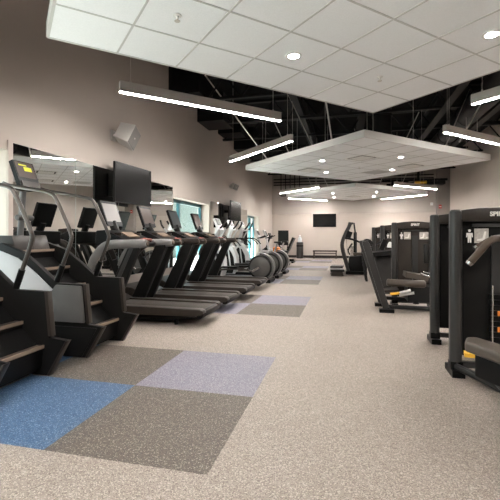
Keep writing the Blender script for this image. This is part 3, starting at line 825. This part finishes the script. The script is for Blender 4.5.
# ------------------------------------------------------------------ strength machine towers (face looks toward -y)
def tower(t, w=0.68, h=1.42, d=0.13, text=True, prints=True, panel='char'):
    """shrouded weight tower; local origin at floor, middle of its front face"""
    for s in (-1, 1):
        x = s*(w/2-0.045)
        p = B().prism([(x-0.045, 0.0), (x+0.045, 0.0), (x+0.05, 0.06), (x+0.05, 0.12), (x-0.05, 0.12), (x-0.05, 0.06)], -0.05, 0.05, 'y', 0.008).obj('post_foot', 'black', t)
        pts = []
        b = B()
        b.tube([(x, 0, 0.05), (x, 0, 0.7), (x, 0, h-0.012), (x, 0, h+0.002)], 0.056, 18, 1, rads=[0.05, 0.05, 0.05, 0.038]).obj('front_post', 'gun', t)
        B().box(x-0.025, x+0.025, 0.04, d, 0.1, h-0.02, 0.008).obj('side_shroud', 'frame', t)
        B().box(x-0.05, x+0.05, -0.10, d+0.03, 0.0, 0.055, 0.022, 3).obj('base_foot', 'black', t)
    iw = w/2-0.085
    B().box(-iw, iw, 0.035, d-0.01, 0.16, h-0.1, 0.004).obj('shroud_panel', panel, t)
    B().box(-0.01, 0.08, 0.012, 0.036, 0.2, h-0.22, 0.006).obj('centre_channel', 'gun', t)
    n = 10
    top = [(-w/2+0.03+(w-0.06)*k/n, h-0.01+0.028*math.sin(PI*k/n)) for k in range(n+1)] + [(w/2-0.03, h-0.10), (-w/2+0.03, h-0.10)]
    cap = B().prism(top, -0.03, d, 'y', 0.008).obj('header_cap', 'char2', t)
    if text: lettering('brand_lettering', 'SPIRIT', 0.052, 'letter', cap, (0.03, -0.032, h-0.04), (R(90), 0, 0))
    B().box(-0.16, 0.16, -0.005, 0.03, h-0.145, h-0.12, 0.004).obj('header_strip', 'gun', t)
    for s in (-1, 1):
        xc = 0.195 if s > 0 else -0.125
        pl = B().box(xc-0.098, xc+0.098, 0.024, 0.034, h-0.29, h-0.155, 0.003).obj('instruction_placard', 'black', t)
        if not prints: continue
        if s < 0:
            fg = B()
            for q in (-1, ):
                fx = xc-0.055
                fg.cyl((fx, 0.0225, h-0.178), (fx, 0.0239, h-0.178), 0.0115, n=12)
                fg.prism([(fx-0.024, h-0.198), (fx+0.024, h-0.198), (fx+0.026, h-0.235), (fx+0.018, h-0.235), (fx+0.014, h-0.212), (fx+0.014, h-0.282), (fx+0.003, h-0.282), (fx, h-0.24), (fx-0.003, h-0.282), (fx-0.014, h-0.282), (fx-0.014, h-0.212), (fx-0.018, h-0.235), (fx-0.026, h-0.235)], 0.0225, 0.0239, 'y')
            fg.obj('muscle_figure', 'placw', pl, 0)
            B().box(xc-0.018, xc+0.092, 0.0215, 0.0239, h-0.285, h-0.16).obj('exercise_picture', 'placard', pl)
            e = B()
            e.prism([(xc+0.0, h-0.265), (xc+0.06, h-0.265), (xc+0.075, h-0.185), (xc+0.06, h-0.185), (xc+0.045, h-0.245), (xc+0.005, h-0.25)], 0.0195, 0.0214, 'y')
            e.obj('seat_drawing', 'placw', pl, 0)
        else:
            B().box(xc-0.09, xc+0.09, 0.0215, 0.0239, h-0.285, h-0.16).obj('exercise_picture', 'placard', pl)
            e = B()
            for q in (-1, 1):
                e.prism([(xc+0.045*q-0.03, h-0.27), (xc+0.045*q+0.02, h-0.265), (xc+0.045*q+0.035, h-0.19), (xc+0.045*q+0.015, h-0.19), (xc+0.045*q+0.005, h-0.24), (xc+0.045*q-0.03, h-0.25)], 0.0195, 0.0214, 'y')
            e.obj('seat_drawing', 'placw', pl, 0)
    B().box(-iw, iw, -0.0, 0.05, 0.06, 0.11, 0.01).obj('base_rail', 'gun', t)
    return t

# machine nearest the camera, cut by the right frame edge
t = thing('weight_machine', 'nearest weight machine, brown handles and bench pad, cut by the right frame edge', 'weight machine', (1.207, 3.74, 0), 0, 'shrouded weight machines')
tower(t)
# local = world - (1.235, 3.76)
def L1(x, y, z): return (x-1.207, y-3.74, z)
for k, (pth, cap_) in enumerate((([(0.875, 3.2, 1.0), (0.94, 3.2, 1.08), (1.0, 3.21, 1.15), (1.06, 3.24, 1.178), (1.2, 3.32, 1.19), (1.33, 3.55, 1.22), (1.36, 3.74, 1.24)], 0), ([(1.025, 3.58, 1.10), (1.07, 3.59, 1.13), (1.15, 3.62, 1.17), (1.3, 3.70, 1.2)], 1))):
    h_ = B().tube([L1(*p) for p in pth], 0.026 if cap_ == 0 else 0.02, 12, 4).obj('handle', 'grip', t)
    p, q = Vector(L1(*pth[0])), Vector(L1(*pth[1]))
    d = (p-q).normalized()
    B().cyl(p+d*0.018, p-d*0.004, 0.022, 0.028 if cap_ == 0 else 0.024, n=14).obj('handle_cap', 'chrome', h_)
pd = B()
pd.prism([L1(x, y, 0)[:2] for x, y in ((0.745, 2.84), (0.79, 2.98), (0.86, 2.99), (1.33, 2.2), (1.12, 2.06))], 0.44, 0.51, 'z', 0.028, 4)
pd.obj('bench_pad', 'padg', t)
B().prism([L1(x, y, 0)[:2] for x, y in ((0.80, 2.82), (0.86, 2.93), (1.28, 2.22), (1.16, 2.14))], 0.29, 0.445, 'z', 0.012).obj('pad_bracket', 'black', t)
fr = B()
fr.tube([(-0.2, -1.1, 0.26), (-0.12, -0.7, 0.12), (-0.1, 0.0, 0.09)], 0.035, 10, 3)
fr.tube([(-0.3, -0.05, 0.08), (-0.1, -0.5, 0.07), (0.1, -1.4, 0.06)], 0.03, 10, 3)
fr.box(-0.2, 0.3, -1.5, -1.42, 0, 0.08, 0.012)
fr.tube([(0.05, -1.46, 0.05), (-0.03, -1.4, 0.30)], 0.035, 10, 1)
fr.obj('bench_frame', 'frame', t)
B().obox((-0.25, -0.30, 0.262), (0.11, 0.09, 0.03), rotZ(R(-10)), 0.01).obj('foot_rest', 'yellow', t)
B().tube([(-0.24, -0.29, 0.252), (-0.2, -0.1, 0.2), (-0.2, 0.03, 0.2)], 0.018, 8, 3).obj('foot_rest_arm', 'frame', t)
ws = B()
for k in range(9): ws.box(-0.03, 0.2, -0.02, 0.03, 0.30+0.045*k, 0.34+0.045*k, 0.004)
ws.obj('weight_stack', 'black', t)
b = B()
for k in (2, 5): b.box(0.02, 0.06, -0.03, -0.02, 0.30+0.045*k, 0.34+0.045*k)
b.obj('weight_markers', 'orange', t)
B().tube([(-0.02, -0.03, 0.28), (-0.02, -0.03, 0.78)], 0.008, 8, 1).obj('guide_rod', 'chrome', t)

# second machine, only its tower edge is seen
t = thing('weight_machine', 'second weight machine, only its tower edge showing behind the nearest machine', 'weight machine', (1.25, 4.8, 0), 0, 'shrouded weight machines')
tower(t, w=0.68, h=1.43, text=False, prints=False)
t2 = t
B().obox((0.25, -0.35, 0.5), (0.36, 0.5, 0.08), None, 0.03, 3).obj('seat_pad', 'soft', t)
B().box(0.18, 0.32, -0.6, 0.0, 0.05, 0.46, 0.02).obj('seat_column', 'frame', t)

# third machine: leg curl with slanted front frame
t = thing('leg_machine', 'leg curl machine with slanted frame and long roller pad', 'weight machine', (1.08, 7.12, 0), 0, 'shrouded weight machines')
tower(t, h=1.42, panel='shroud')
def slant(y, dx, name):
    b = B()
    x0, x1 = -0.53+dx, -0.80+dx
    b.prism([(x0+0.0, 0.05), (x0+0.10, 0.05), (x1+0.075, 1.05), (x1+0.04, 1.12), (x1-0.05, 1.11), (x1-0.03, 1.02)], y-0.03, y+0.03, 'y', 0.015, 3)
    o = b.obj(name, 'gun', t)
    B().box(x0-0.06, x0+0.16, y-0.07, y+0.07, 0.0, 0.055, 0.014).obj('frame_foot', 'black', o)
    return o
slant(-0.61, 0.0, 'slanted_frame'); slant(-0.05, -0.03, 'slanted_frame')
B().box(-0.76, -0.70, -0.57, -0.09, 0.92, 1.02, 0.01).obj('cross_bar', 'gun', t)
B().cyl((-0.47, -0.52, 0.455), (0.10, -0.52, 0.445), 0.058, n=20, bev=0.02).obj('roller_pad', 'padg', t)
B().obox((-0.01, -0.3, 0.55), (0.34, 0.34, 0.08), rotY(R(10)), 0.03, 3).obj('seat_pad', 'padg', t)
B().cyl((0.13, -0.45, 0.76), (0.13, -0.45, 1.07), 0.045, n=18, bev=0.015).obj('upright_roller', 'soft', t)
b = B()
b.tube([(0.13, -0.45, 0.9), (0.25, -0.4, 0.85), (0.28, -0.1, 0.8)], 0.018, 8, 3); b.tube([(0.05, -0.4, 0.6), (0.3, -0.45, 0.5)], 0.02, 8, 1)
b.tube([(0.1, -0.35, 0.62), (0.34, -0.42, 0.56)], 0.014, 8, 1)
b.obj('linkage', 'chrome', t)
b = B()
b.tube([(-0.5, -0.6, 0.09), (0.36, -0.6, 0.08)], 0.032, 10, 1); b.tube([(-0.5, -0.1, 0.15), (0.36, -0.1, 0.12)], 0.03, 10, 1)
b.box(-0.15, 0.25, -0.5, -0.1, 0.16, 0.40, 0.03)
b.tube([(0.0, -0.3, 0.1), (0.0, -0.3, 0.52)], 0.05, 10, 1)
b.obj('base_frame', 'frame', t)
B().obox((-0.40, -0.42, 0.33), (0.22, 0.3, 0.035), rotY(R(-6)), 0.01).obj('foot_plate', 'char2', t)
h_ = B().tube([(-0.42, -0.56, 0.28), (-0.28, -0.56, 0.30)], 0.022, 10, 1).obj('adjust_handle', 'yellow', t)
B().tube([(-0.28, -0.56, 0.30), (-0.12, -0.56, 0.35)], 0.022, 10, 1).obj('handle_sleeve', 'lsilver', h_)
B().tube([(-0.28, -0.50, 0.26), (-0.06, -0.50, 0.30)], 0.022, 10, 1).obj('adjust_lever', 'lsilver', t)

# fourth machine: arm curl pad on a shroud column
t = thing('arm_curl_machine', 'arm curl machine with dark sloping arm pad on a column, behind the leg machine', 'weight machine', (1.05, 9.12, 0), 0, 'shrouded weight machines')
tower(t, h=1.42, panel='shroud')
B().prism([(-0.50, -0.62), (-0.16, -0.62), (-0.12, -0.2), (-0.46, -0.2)], 0.0, 0.78, 'z', 0.04, 4).obj('shroud_column', 'gun', t)
B().obox((-0.34, -0.55, 0.84), (0.44, 0.52, 0.085), rotY(R(-7)), 0.03, 3).obj('arm_pad', 'soft', t)
B().tube([(-0.42, -0.2, 0.86), (-0.42, -0.05, 1.0), (-0.3, 0.0, 1.08)], 0.02, 8, 3).obj('lever_arm', 'frame', t)
B().obox((-0.3, -0.25, 1.0), (0.10, 0.05, 0.24), rotY(R(22)), 0.01).obj('display_unit', 'black', t)
t5 = thing('paper_towel', 'crumpled white towel lying on the arm curl pad', 'towel', (0.86, 8.72, 0.95))
B().prism([(-0.05, 0), (0.05, -0.005), (0.055, 0.03), (0.04, 0.11), (0.0, 0.125), (-0.03, 0.07)], -0.05, 0.05, 'y', 0.03, 3).obj('towel_cloth', 'white', t5)

# fifth machine
t = thing('weight_machine', 'farthest weight machine tower, partly behind the arm curl machine', 'weight machine', (1.0, 11.25, 0), 0, 'shrouded weight machines')
tower(t, h=1.42, text=False, panel='shroud')
B().obox((-0.22, -0.5, 0.5), (0.36, 0.42, 0.08), None, 0.03, 3).obj('seat_pad', 'soft', t)
B().obox((-0.4, -0.42, 0.84), (0.09, 0.34, 0.5), rotY(R(-10)), 0.03, 3).obj('back_pad', 'soft', t)
B().box(-0.27, -0.17, -0.6, 0.0, 0.05, 0.46, 0.02).obj('seat_column', 'frame', t)
b = B()
b.tube([(-0.5, -0.5, 0.0), (-0.58, -0.5, 0.6), (-0.58, -0.5, 0.98), (-0.48, -0.5, 1.08), (-0.35, -0.4, 1.0)], 0.035, 10, 4)
b.tube([(-0.5, -0.1, 0.0), (-0.58, -0.1, 0.6), (-0.58, -0.1, 0.98), (-0.48, -0.1, 1.08), (-0.35, -0.2, 1.0)], 0.035, 10, 4)
b.obj('arched_frame', 'frame', t)

# cable machine in front of the far wall
t = thing('cable_machine', 'tall black cable machine with curved uprights near the far wall', 'cable machine', (0.18, 12.9, 0))
B().box(-0.22, 0.42, -0.35, 0.35, 0.0, 0.1, 0.02).obj('base', 'black', t)
B().prism([(-0.18, 0.08), (0.42, 0.08), (0.42, 0.5), (0.3, 0.58), (-0.12, 0.56)], -0.3, 0.3, 'y', 0.04).obj('lower_shroud', 'black', t)
for s in (-1, 1):
    u = B().tube([(-0.12, s*0.26, 0.08), (-0.25, s*0.26, 0.5), (-0.33, s*0.24, 0.9), (-0.25, s*0.2, 1.2), (-0.13, s*0.14, 1.45), (-0.08, s*0.1, 1.6)], 0.06, 10, 4).obj('curved_upright', 'gun', t)
    B().cyl((-0.08, s*0.08-0.02, 1.56), (-0.08, s*0.08+0.02, 1.56), 0.055, n=18).obj('pulley', 'black', u)
    B().tube([(0.06, s*0.2, 0.5), (0.1, s*0.18, 1.0), (0.03, s*0.14, 1.6)], 0.022, 8, 3).obj('rear_upright', 'frame', t)
    B().tube([(-0.25, s*0.22, 1.12), (-0.02, s*0.3, 1.08), (0.24, s*0.32, 0.98)], 0.03, 8, 3).obj('cable_arm', 'black', t)
    B().tube([(-0.08, s*0.1, 1.55), (-0.2, s*0.2, 1.1), (-0.16, s*0.2, 0.6)], 0.008, 6, 1).obj('cable', 'chrome', t)
B().box(0.02, 0.12, -0.12, 0.12, 0.5, 1.3, 0.03).obj('mast', 'black', t)
for s in (-1, 1):
    B().obox((-0.12, s*0.2, 1.22), (0.16, 0.1, 0.22), rotY(R(20)), 0.03).obj('pivot_housing', 'black', t)
    B().tube([(-0.02, s*0.2, 0.95), (-0.14, s*0.24, 0.75), (-0.1, s*0.28, 0.6)], 0.022, 8, 3).obj('pull_handle', 'soft', t)
B().box(-0.06, 0.0, -0.12, 0.12, 1.55, 1.61, 0.01).obj('top_bar', 'frame', t)
b = B()
for k in range(9): b.box(-0.08, 0.12, -0.1, 0.1, 0.56+0.035*k, 0.588+0.035*k, 0.004)
b.obj('weight_stack', 'chrome', t)
B().obox((0.18, -0.1, 0.63), (0.34, 0.3, 0.08), None, 0.03, 3).obj('seat_pad', 'padg', t)

# step platforms
def stepper(loc, label):
    t = thing('step_platform', label, 'step platform', loc, R(4), 'aerobic step platforms')
    B().box(-0.2, 0.2, -0.36, 0.36, 0.13, 0.19, 0.02).obj('top', 'soft', t)
    for s in (-1, 1): B().prism([(-0.19, 0.0), (0.19, 0.0), (0.15, 0.13), (-0.15, 0.13)], s*0.25-0.08, s*0.25+0.08, 'y', 0.01).obj('riser', 'char2', t)
    return t
st = stepper((-0.30, 12.3, 0), 'dark step platform on the floor, nearer of two, left of the cable machine')
dup(st, (-0.32, 13.6, 0), R(-3), 'dark step platform on the floor, farther of two, beside the cable machine')

# fire alarm devices on the corner pilaster
t = thing('alarm_pull', 'small red alarm box on the corner column', 'alarm', (4.45, YF-0.38, 2.62))
B().box(-0.06, 0.06, -0.05, 0, -0.09, 0.09, 0.008).obj('housing', 'red', t)
B().box(-0.04, 0.04, -0.06, -0.05, -0.02, 0.01, 0.003).obj('lever', 'white', t)
t = thing('alarm_strobe', 'small white strobe on the far wall by the corner column', 'alarm', (4.12, YF-0.10, 2.78))
B().box(-0.06, 0.06, -0.04, 0, -0.07, 0.07, 0.008).obj('housing', 'white', t)
B().box(-0.03, 0.03, -0.06, -0.04, -0.02, 0.03, 0.004).obj('lens', 'plast', t)
